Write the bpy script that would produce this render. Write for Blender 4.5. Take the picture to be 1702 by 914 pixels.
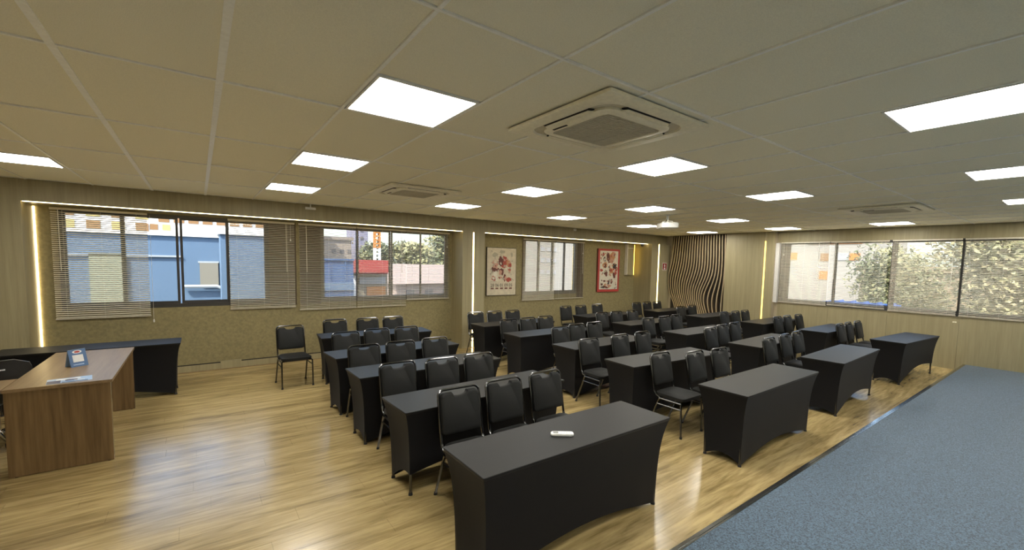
import bpy, bmesh, math, random
from mathutils import Vector, Matrix
R = math.radians
random.seed(7)
scene = bpy.context.scene
for o in list(bpy.data.objects):
    bpy.data.objects.remove(o)
COL = scene.collection

# ------------------------------------------------------------------ camera
cam_d = bpy.data.cameras.new('camera')
cam = bpy.data.objects.new('camera', cam_d)
COL.objects.link(cam)
cam_d.sensor_fit = 'HORIZONTAL'
cam_d.sensor_width = 36.0
cam_d.lens = 36.0 * 721.7 / 1702.0
cam_d.shift_x = (851.0 - 873.9) / 1702.0
cam_d.shift_y = (491.5 - 457.0) / 1702.0
cam_d.clip_start = 0.05
cam_d.clip_end = 400
_r = Vector((0.79881, -0.60119, 0.02185)); _u = Vector((0.02814, 0.07363, 0.99689)); _f = Vector((0.60092, 0.79571, -0.07573))
cam.matrix_world = Matrix(((_r.x, _u.x, -_f.x, 0), (_r.y, _u.y, -_f.y, 0), (_r.z, _u.z, -_f.z, 2.0), (0, 0, 0, 1)))
scene.camera = cam

# ------------------------------------------------------------------ world, sun, exposure
SUN_EL, SUN_AZ = 48, 215          # degrees; azimuth from +X towards +Y the light COMES from
w = bpy.data.worlds.new('world'); scene.world = w; w.use_nodes = True
nt = w.node_tree; nt.nodes.clear()
sky = nt.nodes.new('ShaderNodeTexSky'); sky.sky_type = 'NISHITA'; sky.sun_disc = False
sky.sun_elevation = R(SUN_EL); sky.sun_rotation = R(90 - SUN_AZ); sky.air_density = 1.0; sky.dust_density = 2.5
bg = nt.nodes.new('ShaderNodeBackground'); bg.inputs[1].default_value = 0.30
ow = nt.nodes.new('ShaderNodeOutputWorld')
nt.links.new(sky.outputs[0], bg.inputs[0]); nt.links.new(bg.outputs[0], ow.inputs[0])
sd = bpy.data.lights.new('sun', 'SUN'); sd.energy = 4.6; sd.angle = R(0.6); sd.color = (1.0, 0.95, 0.86)
sun = bpy.data.objects.new('sun', sd); COL.objects.link(sun)
sun.rotation_euler = Vector((math.cos(R(SUN_AZ)) * math.cos(R(SUN_EL)), math.sin(R(SUN_AZ)) * math.cos(R(SUN_EL)), math.sin(R(SUN_EL)))).to_track_quat('Z', 'Y').to_euler()
PANEL_POWER = 13.0
LED_POWER = 5.0
vs = scene.view_settings
vs.view_transform = 'Standard'; vs.look = 'None'; vs.gamma = 1.0; vs.exposure = 1.12; vs.use_curve_mapping = False

# ------------------------------------------------------------------ materials
def newmat(name):
    m = bpy.data.materials.new(name); m.use_nodes = True
    n = m.node_tree.nodes; b = n['Principled BSDF']
    return m, m.node_tree, b
def setc(b, col, rough=0.5, metal=0.0, spec=0.5, sheen=0.0):
    b.inputs['Base Color'].default_value = (*col, 1); b.inputs['Roughness'].default_value = rough
    b.inputs['Metallic'].default_value = metal; b.inputs['Specular IOR Level'].default_value = spec
    b.inputs['Sheen Weight'].default_value = sheen
def plain(name, col, rough=0.5, metal=0.0, spec=0.5, sheen=0.0, var=0.06, nscale=30, bump=0.0):
    m, t, b = newmat(name); setc(b, col, rough, metal, spec, sheen)
    g = t.nodes.new('ShaderNodeNewGeometry'); nz = t.nodes.new('ShaderNodeTexNoise')
    nz.inputs['Scale'].default_value = nscale; nz.inputs['Detail'].default_value = 3
    t.links.new(g.outputs['Position'], nz.inputs['Vector'])
    rp = t.nodes.new('ShaderNodeValToRGB'); e = rp.color_ramp.elements
    e[0].position = .3; e[1].position = .7
    e[0].color = (*[c * (1 - var) for c in col], 1); e[1].color = (*[min(1, c * (1 + var)) for c in col], 1)
    t.links.new(nz.outputs['Fac'], rp.inputs[0]); t.links.new(rp.outputs[0], b.inputs['Base Color'])
    if bump:
        bp = t.nodes.new('ShaderNodeBump'); bp.inputs['Strength'].default_value = bump; bp.inputs['Distance'].default_value = .004
        t.links.new(nz.outputs['Fac'], bp.inputs['Height']); t.links.new(bp.outputs[0], b.inputs['Normal'])
    return m
def wood(name, c_lo, c_hi, stretch, rough=0.45, fine=1.0, island=0.0, spec=0.5, tint=0.0, bump=.06, ramp=(.32, .68)):
    """stretch: per-axis scale of the grain noise (small along the grain)."""
    m, t, b = newmat(name); setc(b, c_lo, rough, 0, spec)
    g = t.nodes.new('ShaderNodeNewGeometry')
    mp = t.nodes.new('ShaderNodeMapping'); mp.inputs['Scale'].default_value = stretch
    add = t.nodes.new('ShaderNodeVectorMath'); add.operation = 'ADD'
    comb = t.nodes.new('ShaderNodeCombineXYZ')
    mul = t.nodes.new('ShaderNodeMath'); mul.operation = 'MULTIPLY'; mul.inputs[1].default_value = 37.0 * island
    t.links.new(g.outputs['Random Per Island'], mul.inputs[0])
    for k in range(3): t.links.new(mul.outputs[0], comb.inputs[k])
    t.links.new(g.outputs['Position'], mp.inputs[0]); t.links.new(mp.outputs[0], add.inputs[0]); t.links.new(comb.outputs[0], add.inputs[1])
    n1 = t.nodes.new('ShaderNodeTexNoise'); n1.inputs['Scale'].default_value = 1.0; n1.inputs['Detail'].default_value = 6; n1.inputs['Roughness'].default_value = .62; n1.inputs['Distortion'].default_value = .6
    n2 = t.nodes.new('ShaderNodeTexNoise'); n2.inputs['Scale'].default_value = 5.0 * fine; n2.inputs['Detail'].default_value = 3
    t.links.new(add.outputs[0], n1.inputs['Vector']); t.links.new(add.outputs[0], n2.inputs['Vector'])
    mx = t.nodes.new('ShaderNodeMix'); mx.inputs[0].default_value = .3
    t.links.new(n1.outputs['Fac'], mx.inputs[2]); t.links.new(n2.outputs['Fac'], mx.inputs[3])
    rp = t.nodes.new('ShaderNodeValToRGB'); e = rp.color_ramp.elements
    e[0].position = ramp[0]; e[1].position = ramp[1]; e[0].color = (*c_lo, 1); e[1].color = (*c_hi, 1)
    t.links.new(mx.outputs[0], rp.inputs[0])
    out = rp.outputs[0]
    if tint:
        hs = t.nodes.new('ShaderNodeHueSaturation')
        ma = t.nodes.new('ShaderNodeMapRange'); ma.inputs[3].default_value = 1 - tint; ma.inputs[4].default_value = 1 + tint
        t.links.new(g.outputs['Random Per Island'], ma.inputs[0]); t.links.new(ma.outputs[0], hs.inputs['Value'])
        t.links.new(out, hs.inputs['Color']); out = hs.outputs[0]
    t.links.new(out, b.inputs['Base Color'])
    bp = t.nodes.new('ShaderNodeBump'); bp.inputs['Strength'].default_value = bump; bp.inputs['Distance'].default_value = .002
    t.links.new(n2.outputs['Fac'], bp.inputs['Height']); t.links.new(bp.outputs[0], b.inputs['Normal'])
    return m
def emit(name, col, s):
    m, t, b = newmat(name); setc(b, col, .4)
    b.inputs['Emission Color'].default_value = (*col, 1); b.inputs['Emission Strength'].default_value = s
    return m
def glass_mat(name, refl=.07, tintc=(.96, .98, .97)):
    m = bpy.data.materials.new(name); m.use_nodes = True; t = m.node_tree; t.nodes.clear()
    tr = t.nodes.new('ShaderNodeBsdfTransparent'); tr.inputs[0].default_value = (*tintc, 1)
    gl = t.nodes.new('ShaderNodeBsdfGlossy'); gl.inputs['Roughness'].default_value = .02
    fr = t.nodes.new('ShaderNodeFresnel'); fr.inputs[0].default_value = 1.35
    mx = t.nodes.new('ShaderNodeMixShader'); o = t.nodes.new('ShaderNodeOutputMaterial')
    t.links.new(fr.outputs[0], mx.inputs[0]); t.links.new(tr.outputs[0], mx.inputs[1]); t.links.new(gl.outputs[0], mx.inputs[2]); t.links.new(mx.outputs[0], o.inputs[0])
    return m

M = {}
M['floor'] = wood('laminate_oak', (.205, .142, .053), (.515, .387, .175), (.9, 8.0, 1.0), rough=.215, island=.35, spec=1.0, tint=.06, bump=.0, ramp=(.345, .62))
M['floor'].node_tree.nodes['Principled BSDF'].inputs['IOR'].default_value = 1.75
M['subfloor'] = plain('subfloor', (.10, .065, .03), .8)
M['tile'] = plain('mineral_ceiling_tile', (.90, .865, .69), .9, nscale=220, var=.07, bump=.25)
M['tee'] = plain('ceiling_tee_white', (.96, .95, .88), .4)
M['wallwood'] = wood('pale_oak_panel', (.258, .220, .118), (.362, .312, .178), (14, 14, .55), rough=.5)
M['wallpaper'] = plain('olive_textured_wallpaper', (.245, .205, .098), .75, nscale=26, var=.16, bump=.5)
M['plaster'] = plain('beige_plaster', (.42, .36, .25), .8)
M['paint'] = plain('pale_wall_paint', (.74, .70, .60), .8)
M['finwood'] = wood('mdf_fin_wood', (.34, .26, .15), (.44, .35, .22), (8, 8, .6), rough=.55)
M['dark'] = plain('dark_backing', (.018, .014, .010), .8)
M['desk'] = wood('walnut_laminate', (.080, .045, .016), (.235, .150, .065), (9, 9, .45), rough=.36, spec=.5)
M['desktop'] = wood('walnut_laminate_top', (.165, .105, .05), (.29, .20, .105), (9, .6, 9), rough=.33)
M['carpet'] = plain('blue_grey_carpet', (.058, .095, .135), .95, nscale=95, var=.75, bump=1.0, sheen=.2)
M['alu'] = plain('brushed_aluminium', (.36, .37, .37), .16, metal=1.0)
M['frame'] = plain('dark_anodised_frame', (.055, .052, .048), .42, metal=.4)
M['framegrey'] = plain('grey_window_frame', (.085, .085, .082), .45, metal=.3)
M['frametan'] = plain('taupe_window_frame', (.15, .135, .11), .45, metal=.3)
M['finshade_panel'] = plain('fin_shade_and_panel_brown', (.085, .06, .034), .7)  # shade between fins painted as dark brown; also the dark window panels' own colour
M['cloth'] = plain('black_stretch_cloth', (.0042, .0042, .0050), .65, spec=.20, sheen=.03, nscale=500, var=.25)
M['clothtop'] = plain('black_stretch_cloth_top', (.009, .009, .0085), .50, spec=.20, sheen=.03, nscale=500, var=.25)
M['pad'] = plain('black_upholstery', (.0075, .0078, .007), .62, spec=.25, sheen=.03, nscale=300, var=.3)
M['tube'] = plain('black_gloss_tube', (.13, .13, .132), .20, metal=1.0)
M['rubber'] = plain('black_rubber', (.012, .012, .012), .8)
M['blackplastic'] = plain('black_plastic', (.02, .021, .023), .4)
M['chrome'] = plain('chrome', (.75, .75, .76), .12, metal=1.0)
M['white'] = plain('white_plastic', (.82, .82, .78), .4)
M['whitem'] = plain('white_metal', (.70, .69, .66), .45)
M['acpanel'] = plain('ac_panel_plastic', (.88, .83, .64), .45)
M['acgrille'] = plain('ac_grille_plastic', (.62, .57, .43), .6)
M['slat'] = plain('blind_slat_cream', (.62, .57, .45), .38, spec=.5)
M['cord'] = plain('blind_cord', (.75, .72, .62), .6)
M['panel_light'] = emit('light_panel', (1.0, .965, .89), PANEL_POWER)
M['led'] = emit('warm_led', (1.0, .80, .42), LED_POWER)
M['ledy'] = emit('yellow_led', (1.0, .66, .10), LED_POWER * .45)
M['ledw'] = emit('corner_led', (1.0, .76, .28), LED_POWER * .8)
M['glass'] = glass_mat('window_glass')
M['red'] = plain('poster_red', (.42, .045, .035), .5)
M['signred'] = plain('sign_red', (.30, .02, .015), .5)
M['paper'] = plain('poster_paper', (.60, .53, .39), .5, nscale=14, var=.10)
M['paper2'] = plain('poster_paper_white', (.68, .64, .53), .5, nscale=14, var=.06)
M['inkred'] = plain('ink_red', (.38, .07, .045), .5)
M['inkpink'] = plain('ink_pink', (.52, .28, .20), .5)
M['inkbrown'] = plain('ink_brown', (.13, .035, .025), .5)
M['inkblack'] = plain('ink_black', (.04, .032, .028), .5)
M['inkorange'] = plain('ink_orange', (.50, .24, .11), .5)
M['inkgrey'] = plain('ink_grey', (.40, .36, .27), .5)
M['blue'] = plain('card_blue', (.055, .135, .30), .35)
M['bluepale'] = plain('print_pale_blue', (.35, .50, .72), .35)
M['navy'] = plain('print_navy', (.03, .04, .12), .35)
M['greywhite'] = plain('print_white', (.75, .76, .76), .4)
M['screen'] = plain('lcd_grey', (.10, .11, .10), .3)

# ------------------------------------------------------------------ mesh helpers
class MB:
    def __init__(s): s.v = []; s.f = []
    def add(s, vs_, fs):
        n = len(s.v); s.v += [tuple(p) for p in vs_]; s.f += [tuple(n + i for i in f) for f in fs]; return s
    def box(s, x0, x1, y0, y1, z0, z1):
        return s.add([(x0, y0, z0), (x1, y0, z0), (x1, y1, z0), (x0, y1, z0), (x0, y0, z1), (x1, y0, z1), (x1, y1, z1), (x0, y1, z1)],
                     [(0, 3, 2, 1), (4, 5, 6, 7), (0, 1, 5, 4), (1, 2, 6, 5), (2, 3, 7, 6), (3, 0, 4, 7)])
    def tube(s, pts, r, n=8, cap=True):
        P = [Vector(p) for p in pts]; rs = r if isinstance(r, (list, tuple)) else [r] * len(P)
        T = []
        for i in range(len(P)):
            a = P[max(0, i - 1)]; b = P[min(len(P) - 1, i + 1)]; T.append((b - a).normalized())
        ref = Vector((0, 0, 1)) if abs(T[0].z) < .9 else Vector((1, 0, 0))
        U = (ref - T[0] * ref.dot(T[0])).normalized(); rings = []
        for i, p in enumerate(P):
            U = (U - T[i] * U.dot(T[i])).normalized(); V = T[i].cross(U)
            rings.append([p + (U * math.cos(2 * math.pi * k / n) + V * math.sin(2 * math.pi * k / n)) * rs[i] for k in range(n)])
        vs_ = [q for rg in rings for q in rg]; fs = []
        for i in range(len(P) - 1):
            for k in range(n):
                fs.append((i * n + k, i * n + (k + 1) % n, (i + 1) * n + (k + 1) % n, (i + 1) * n + k))
        if cap:
            fs.append(tuple(reversed(range(n)))); fs.append(tuple((len(P) - 1) * n + k for k in range(n)))
        return s.add(vs_, fs)
    def loft(s, rings, cap0=True, cap1=True):
        n = len(rings[0]); vs_ = [q for rg in rings for q in rg]; fs = []
        for i in range(len(rings) - 1):
            for k in range(n):
                fs.append((i * n + k, i * n + (k + 1) % n, (i + 1) * n + (k + 1) % n, (i + 1) * n + k))
        if cap0: fs.append(tuple(reversed(range(n))))
        if cap1: fs.append(tuple((len(rings) - 1) * n + k for k in range(n)))
        return s.add(vs_, fs)
    def mesh(s, name, mat, smooth=False, angle=40):
        me = bpy.data.meshes.new(name); me.from_pydata(s.v, [], s.f); me.materials.append(mat)
        bm = bmesh.new(); bm.from_mesh(me); bmesh.ops.recalc_face_normals(bm, faces=bm.faces)
        if smooth:
            for f in bm.faces: f.smooth = True
            for e in bm.edges:
                if len(e.link_faces) == 2 and e.calc_face_angle(0) > R(angle): e.smooth = False
        bm.to_mesh(me); bm.free(); me.update()
        return me
    def obj(s, name, mat, parent=None, smooth=False, loc=None):
        return link(name, s.mesh(name, mat, smooth), parent, loc)
def link(name, me, parent=None, loc=None, rotz=0):
    o = bpy.data.objects.new(name, me); COL.objects.link(o)
    if parent: o.parent = parent
    if loc is not None: o.location = loc
    if rotz: o.rotation_euler = (0, 0, rotz)
    return o
def tag(o, label=None, cat=None, group=None, kind=None):
    if label: o['label'] = label
    if cat: o['category'] = cat
    if group: o['group'] = group
    if kind: o['kind'] = kind
    return o
def thing(name, label, cat, loc=(0, 0, 0), rotz=0, group=None):
    o = link(name, None, None, loc, rotz); o.empty_display_size = .1
    return tag(o, label, cat, group)
def struct(o, label=None): return tag(o, label, None, None, 'structure')
def box(name, mat, parent, x0, x1, y0, y1, z0, z1): return MB().box(x0, x1, y0, y1, z0, z1).obj(name, mat, parent)
def rrect(hx, hy, r, n=5, cx=0, cy=0):
    pts = []
    for (sx, sy, a0) in ((1, 1, 0), (-1, 1, 90), (-1, -1, 180), (1, -1, 270)):
        for k in range(n + 1):
            a = R(a0 + 90 * k / n); pts.append((cx + sx * (hx - r) + r * math.cos(a), cy + sy * (hy - r) + r * math.sin(a)))
    return pts
def copy_tree(o, parent=None):
    c = o.copy(); COL.objects.link(c); c.parent = parent
    for ch in [q for q in bpy.data.objects if q.parent == o]: copy_tree(ch, c)
    return c

# ------------------------------------------------------------------ room dimensions
H = 2.97; YA = 8.76; YW = 9.29; XB = 12.43; XL = -4.3; YF = -3.2; ZK = 2.687
STAGE_Y, STAGE_Z = 1.585, .13

# floor with separate planks
fl = struct(box('floor', M['subfloor'], None, XL - .2, XB + .2, YF - .2, YW + .2, -.15, -.012), 'oak-coloured laminate plank floor')
pw, pl_ = .19, 1.28
planks = []
y = STAGE_Y - .10; row = 0
while y < YW:
    off = (row * .47 + random.random() * .3) % 1.0 * pl_
    x = XL - off
    while x < XB:
        a, b = max(x, XL), min(x + pl_, XB); y1 = min(y + pw, YW)
        if b - a > .05: planks.append((a, b, y, y1))
        x += pl_
    y += pw; row += 1
def plank_rank(p):
    cx, cy = (p[0] + p[1]) / 2, (p[2] + p[3]) / 2
    d = Vector((cx, cy, -2.0)); z = d.dot(_f)
    if z < .3: return -1
    u = 873.9 + 721.7 * d.dot(_r) / z; v = 491.5 - 721.7 * d.dot(_u) / z
    if u < -150 or u > 1800 or v > 1020: return -1
    return 1 / z
ranked = sorted(planks, key=plank_rank, reverse=True)
full = MB().box(0, pl_ - .0013, 0, pw - .0013, -.012, 0).mesh('plank', M['floor'])
for p in ranked[:300]:
    if abs((p[1] - p[0]) - pl_) < 1e-4 and abs(p[3] - p[2] - pw) < 1e-4: link('plank', full, fl, (p[0], p[2], 0))
    else: box('plank', M['floor'], fl, p[0], p[1] - .002, p[2], p[3] - .002, -.012, 0)
rest = MB()
for p in ranked[300:]: rest.box(p[0], p[1] - .002, p[2], p[3] - .002, -.012, 0)
tag(rest.obj('plank_field', M['floor'], fl), kind='stuff')

# ceiling
ce = struct(box('ceiling', M['plaster'], None, XL - .2, XB + .2, YF - .2, YW + .2, H + .05, H + .25), 'suspended ceiling of beige rectangular tiles')
TX, TY, GX, GY = .646, 1.41, .124, .21
xs = [GX + TX * k for k in range(-7, 20)]; xs = [XL] + [v for v in xs if XL + .05 < v < XB - .05] + [XB]
ys = [GY + TY * k for k in range(-3, 7)]; ys = [YF] + [v for v in ys if YF + .05 < v < YA - .05] + [YA + .1]
LIGHTS = {}
for rk, Y0, cols in ((0, .25, (3.37, 5.95, 8.54, 11.12)), (1, 2.37, (.785, 3.37, 5.95, 11.12)), (2, 4.465, (.785, 3.37, 5.95, 8.54, 11.12)), (3, 6.595, (-1.80, .785, 3.37, 5.95, 8.54, 11.12))):
    LIGHTS[rk] = [(c, Y0) for c in cols]
ADDED_OFF_FRAME = [(.785, .25), (.785, -1.75), (3.37, -1.75), (5.95, -1.75)]  # unseen panels continuing the grid, added to brighten the near ceiling
LW, LD = .615, .64
ACS = [(2.315, 2.18), (2.465, 5.93), (8.68, 2.14)]
def holes(x0, x1, y0, y1):
    for L in list(LIGHTS.values()) + [ADDED_OFF_FRAME]:
        for (lx, ly) in L:
            if lx + .3 > x0 and lx + .3 < x1 and ly + .3 > y0 and ly + .3 < y1: return (lx, ly)
    return None
tile_me = {}
for i in range(len(xs) - 1):
    for j in range(len(ys) - 1):
        x0, x1, y0, y1 = xs[i] + .010, xs[i + 1] - .010, ys[j] + .010, ys[j + 1] - .010
        h = holes(xs[i], xs[i + 1], ys[j], ys[j + 1]); dz = random.uniform(0, .003)
        segs = [(y0, y1)]
        if h: segs = [s_ for s_ in ((y0, h[1] - .012), (h[1] + LD + .012, y1)) if s_[1] - s_[0] > .08]
        for (a, b) in segs:
            key = (round(x1 - x0, 3), round(b - a, 3))
            if key not in tile_me: tile_me[key] = MB().box(0, key[0], 0, key[1], 0, .015).mesh('ceiling_tile', M['tile'])
            link('ceiling_tile', tile_me[key], ce, (x0, a, H + .003 + dz))
for i, x in enumerate(xs[1:-1]):
    wd = .034 if abs(x - GX) < .01 or abs(x - GX + TX) < .01 else .018
    box('grid_runner', M['tee'], ce, x - wd / 2, x + wd / 2, YF, YA + .1, H - .003, H + .02)
for y in ys[1:-1]:
    box('grid_runner', M['tee'], ce, XL, XB, y - .0075, y + .0075, H - .004, H + .019)

# walls -------------------------------------------------------------
def wall_open_Y(name, mat, Y0, Y1, x0, x1, z0, z1, ops):
    m = MB(); xs_ = x0
    for (a, b, c, d) in sorted(ops):
        m.box(xs_, a, Y0, Y1, z0, z1); m.box(a, b, Y0, Y1, z0, c); m.box(a, b, Y0, Y1, d, z1); xs_ = b
    m.box(xs_, x1, Y0, Y1, z0, z1); return m.obj(name, mat)
W1 = (-1.64, 1.06, 1.13, 2.66); W2 = (1.93, 4.70, 1.13, 2.66); W3 = (6.94, 8.88, 1.13, 2.66)
wl = struct(wall_open_Y('wall_left', M['wallpaper'], YW, YW + .2, XL - .2, XB + .2, -.15, H + .05, [W1, W2, W3]), 'olive textured wallpaper wall with windows')
WB = (-1.4, 5.21, 1.09, 2.69)
m = MB(); m.box(XB, XB + .2, YF - .2, WB[0], -.15, H + .05); m.box(XB, XB + .2, WB[1], YW + .2, -.15, H + .05)
m.box(XB, XB + .2, WB[0], WB[1], -.15, WB[2]); m.box(XB, XB + .2, WB[0], WB[1], WB[3], H + .05)
wr = struct(m.obj('wall_right', M['plaster']), 'wood panelled end wall below and above the wide window')
struct(box('wall_back', M['paint'], None, XL - .2, XL, YF - .2, YW + .2, -.15, H + .05), 'pale painted wall behind the desk')
struct(box('wall_front', M['paint'], None, XL, XB, YF - .2, YF, -.15, H + .05), 'plain wall behind the stage')
# wood panels on the right wall
js = [5.21, 4.03, 2.87, 1.70, .53, -.64, -1.81, -3.2]
for a, b in zip(js, js[1:]):
    box('panel', M['wallwood'], wr, XB - .018, XB, b + .002, a - .002, 0.0, WB[2] - .012)
js2 = [5.30, 4.1, 2.3, 1.67, .53, -.64, -1.81, -3.2]
for a, b in zip(js2, js2[1:]):
    box('panel', M['wallwood'], wr, XB - .018, XB, b + .0015, a - .0015, WB[3], H)
box('sill', M['wallwood'], wr, XB - .03, XB + .06, WB[0], WB[1], WB[2] - .012, WB[2])
# bulkhead over the left windows
bk = struct(box('trim_1', M['wallwood'], None, XL, XB, YA + .014, YW, ZK, H + .02), 'pale wood bulkhead with warm strip above left windows')
bj = [XL, -3.1, -1.87, -.35, 1.2, 2.75, 4.3, 5.4, 6.9, 8.4, 9.9, 11.46, XB]
for a, b in zip(bj, bj[1:]): box('panel', M['wallwood'], bk, a + .0008, b - .0008, YA, YA + .014, ZK - .004, H)
# pillars: far-left wood wall, centre pillar, corner pillar
p1 = struct(box('trim_2', M['plaster'], None, XL, -1.883, YA + .014, YW, 0, ZK), 'pale wood wall block left of the first window')
for a, b in ((XL, -3.1), (-3.1, -1.869)): box('panel', M['wallwood'], p1, a + .001, b - .001, YA, YA + .014, 0, ZK - .001)
box('side_panel', M['wallwood'], p1, -1.883, -1.869, YA + .0145, YW, 0, ZK - .001)
p2 = struct(box('trim_3', M['plaster'], None, 4.814, 5.366, YA + .014, YW, 0, ZK), 'pale wood pillar between window and poster')
for z0, z1 in ((0, .332), (.336, ZK - .001)):
    box('panel', M['wallwood'], p2, 4.80, 5.062, YA, YA + .014, z0, z1); box('panel', M['wallwood'], p2, 5.098, 5.38, YA, YA + .014, z0, z1)
    box('side_panel', M['wallwood'], p2, 4.80, 4.814, YA + .0145, YW, z0, z1); box('side_panel', M['wallwood'], p2, 5.366, 5.38, YA + .0145, YW, z0, z1)
p3 = struct(box('trim_4', M['plaster'], None, 11.474, XB, 8.634, YW, 0, ZK), 'pale wood corner pillar beside the wavy slats')
box('panel', M['wallwood'], p3, 11.46, 11.80, 8.62, 8.634, 0, ZK - .001); box('panel', M['wallwood'], p3, 11.85, XB, 8.62, 8.634, 0, ZK - .001)
box('side_panel', M['wallwood'], p3, 11.46, 11.474, 8.6345, YW, 0, ZK - .001)
# pillar on the right wall beside the wave panel
p4 = struct(box('trim_5', M['plaster'], None, 12.28, XB, 5.30, 6.64, 0, H), 'pale wood pillar with yellow strip beside the right window')
box('panel', M['wallwood'], p4, 12.266, 12.28, 5.30, 5.525, 0, H - .001); box('panel', M['wallwood'], p4, 12.266, 12.28, 5.56, 6.64, 0, H - .001)
box('lit_reveal', M['whitem'], wr, XB - .10, XB, 5.212, 5.299, WB[2], H - .3)  # white colour stands in for window light on the pillar's side
# baseboards
bb = struct(box('baseboard_left', M['desktop'], None, -1.869, 4.80, YW - .02, YW, 0, .012), 'low wood baseboard under the left windows')
for a, b in ((-1.869, .27), (.58, 4.80)):
    box('board', M['wallwood'], bb, a, b, YW - .02, YW, .012, .118); box('shadow_gap', M['dark'], bb, a, b, YW - .017, YW, .118, .134)
rc = box('socket_cover', M['wallwood'], bb, .27, .58, YW - .03, YW, .012, .15)
b2 = struct(box('baseboard_right', M['wallwood'], None, 5.38, 11.46, YW - .02, YW, 0, .118), 'low wood baseboard under the posters')
box('shadow_gap', M['dark'], b2, 5.38, 11.46, YW - .017, YW, .118, .134)

# LED strips -----------------------------------------------------------
def strip(mat, label, *b): return tag(box('light_strip', mat, None, *b), label, 'light strip')
strip(M['led'], 'warm strip running along bulkhead above the long left windows', -1.86, 4.795, YA + .02, YA + .040, ZK - .013, ZK - .0042)
strip(M['led'], 'warm strip along bulkhead above the two posters', 5.385, 11.455, YA + .02, YA + .040, ZK - .013, ZK - .0042)
strip(M['led'], 'vertical warm strip in the corner left of the first blind', -1.868, -1.852, YW - .017, YW - .001, .136, ZK - .03)
strip(M['led'], 'vertical warm strip down the pillar left of the pale poster', 5.070, 5.090, YA - .003, YA + .0138, .01, ZK - .02)
strip(M['ledw'], 'vertical warm strip on corner pillar beside the red sign', 11.805, 11.845, 8.616, 8.6338, .30, ZK - .006)
strip(M['ledy'], 'vertical yellow strip on pillar beside the wide right window', 12.262, 12.2795, 5.528, 5.557, .35, 2.72)

# stage --------------------------------------------------------------
st = thing('stage', 'low blue-grey carpeted stage with metal edge trim in the right foreground', 'stage', (0, 0, 0))
box('platform', M['desk'], st, -1.2, XB - .02, YF + .01, STAGE_Y - .012, 0, STAGE_Z - .012)
box('carpet', M['carpet'], st, -1.2, XB - .02, YF + .01, STAGE_Y - .045, STAGE_Z - .012, STAGE_Z)
m = MB(); m.box(-1.2, XB - .02, STAGE_Y - .045, STAGE_Y, STAGE_Z - .008, STAGE_Z + .003); m.box(-1.2, XB - .02, STAGE_Y - .008, STAGE_Y, 0, STAGE_Z - .008)
m.box(-1.2, XB - .02, STAGE_Y - .030, STAGE_Y - .026, STAGE_Z + .003, STAGE_Z + .006); m.obj('edge_trim', M['alu'], st)

# windows ------------------------------------------------------------
def window_Y(name, label, op, bays, fm='frame'):
    x0, x1, z0, z1 = op
    r_ = struct(link(name, None, None, (0, 0, 0)), label)
    m = MB(); ya, yb = YW + .01, YW + .11
    m.box(x0, x1, ya, yb, z0, z0 + .06); m.box(x0, x1, ya, yb, z1 - .045, z1); m.box(x0, x0 + .05, ya, yb, z0 + .06, z1 - .045); m.box(x1 - .05, x1, ya, yb, z0 + .06, z1 - .045)
    m.obj('frame', M[fm], r_)
    for i, (a, b) in enumerate(bays):
        o = .02 if i % 2 else .055
        sa = MB(); y0, y1 = YW + o, YW + o + .03; zz0, zz1 = z0 + .06, z1 - .045
        la = a - (.035 if i else .0); lb = b + (.035 if i < len(bays) - 1 else 0)
        sa.box(la - .005, la + .03, y0, y1, zz0, zz1); sa.box(lb - .03, lb + .005, y0, y1, zz0, zz1)
        sa.box(la + .03, lb - .03, y0, y1, zz0, zz0 + .045); sa.box(la + .03, lb - .03, y0, y1, zz1 - .03, zz1)
        s_ = sa.obj('sash', M[fm], r_)
        box('pane', M['glass'], s_, la + .03, lb - .03, y0 + .012, y0 + .017, zz0 + .045, zz1 - .03)
    return r_
window_Y('window_1', 'dark framed sliding window showing the pale blue wall outside', W1, [(-1.59, -.95), (-.92, -.29), (-.19, .41), (.44, 1.01)])
window_Y('window_2', 'dark framed sliding window showing red and blue roofs outside', W2, [(1.98, 2.62), (2.67, 3.295), (3.40, 4.02), (4.05, 4.65)], 'frametan')
window_Y('window_3', 'dark framed sliding window between the two posters', W3, [(6.99, 7.43), (7.48, 7.93), (7.97, 8.38), (8.42, 8.83)], 'frametan')
w4 = struct(link('window_4', None), 'wide grey framed sliding window on the right wall')
m = MB(); xa, xb = XB + .02, XB + .12; z0, z1 = WB[2], WB[3]
m.box(xa, xb, WB[0], WB[1], z0, z0 + .06); m.box(xa, xb, WB[0], WB[1], z1 - .03, z1); m.box(xa, xb, WB[1] - .05, WB[1], z0 + .06, z1 - .03); m.box(xa, xb, WB[0], WB[0] + .05, z0 + .06, z1 - .03)
m.obj('frame', M['framegrey'], w4)
for i, (a, b) in enumerate([(5.16, 3.965), (3.965, 2.845), (2.845, 1.74), (1.74, .62), (.62, -.45), (-.45, -1.35)]):
    o = .03 if i % 2 else .065; sa = MB(); x0, x1 = XB + o, XB + o + .03; zz0, zz1 = z0 + .06, z1 - .03
    wd = [.17, .035, .05, .025, .05, .03, .05][i]; we = [.035, .045, .025, .05, .03, .05][i]
    if i == 0: wd = .16
    sa.box(x0, x1, a - wd, a, zz0, zz1); sa.box(x0, x1, b, b + we, zz0, zz1)
    sa.box(x0, x1, b + we, a - wd, zz0, zz0 + .05); sa.box(x0, x1, b + we, a - wd, zz1 - .03, zz1)
    s_ = sa.obj('sash', M['framegrey'], w4)
    box('pane', M['glass'], s_, x0 + .012, x0 + .017, b + we, a - wd, zz0 + .05, zz1 - .03)

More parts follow.
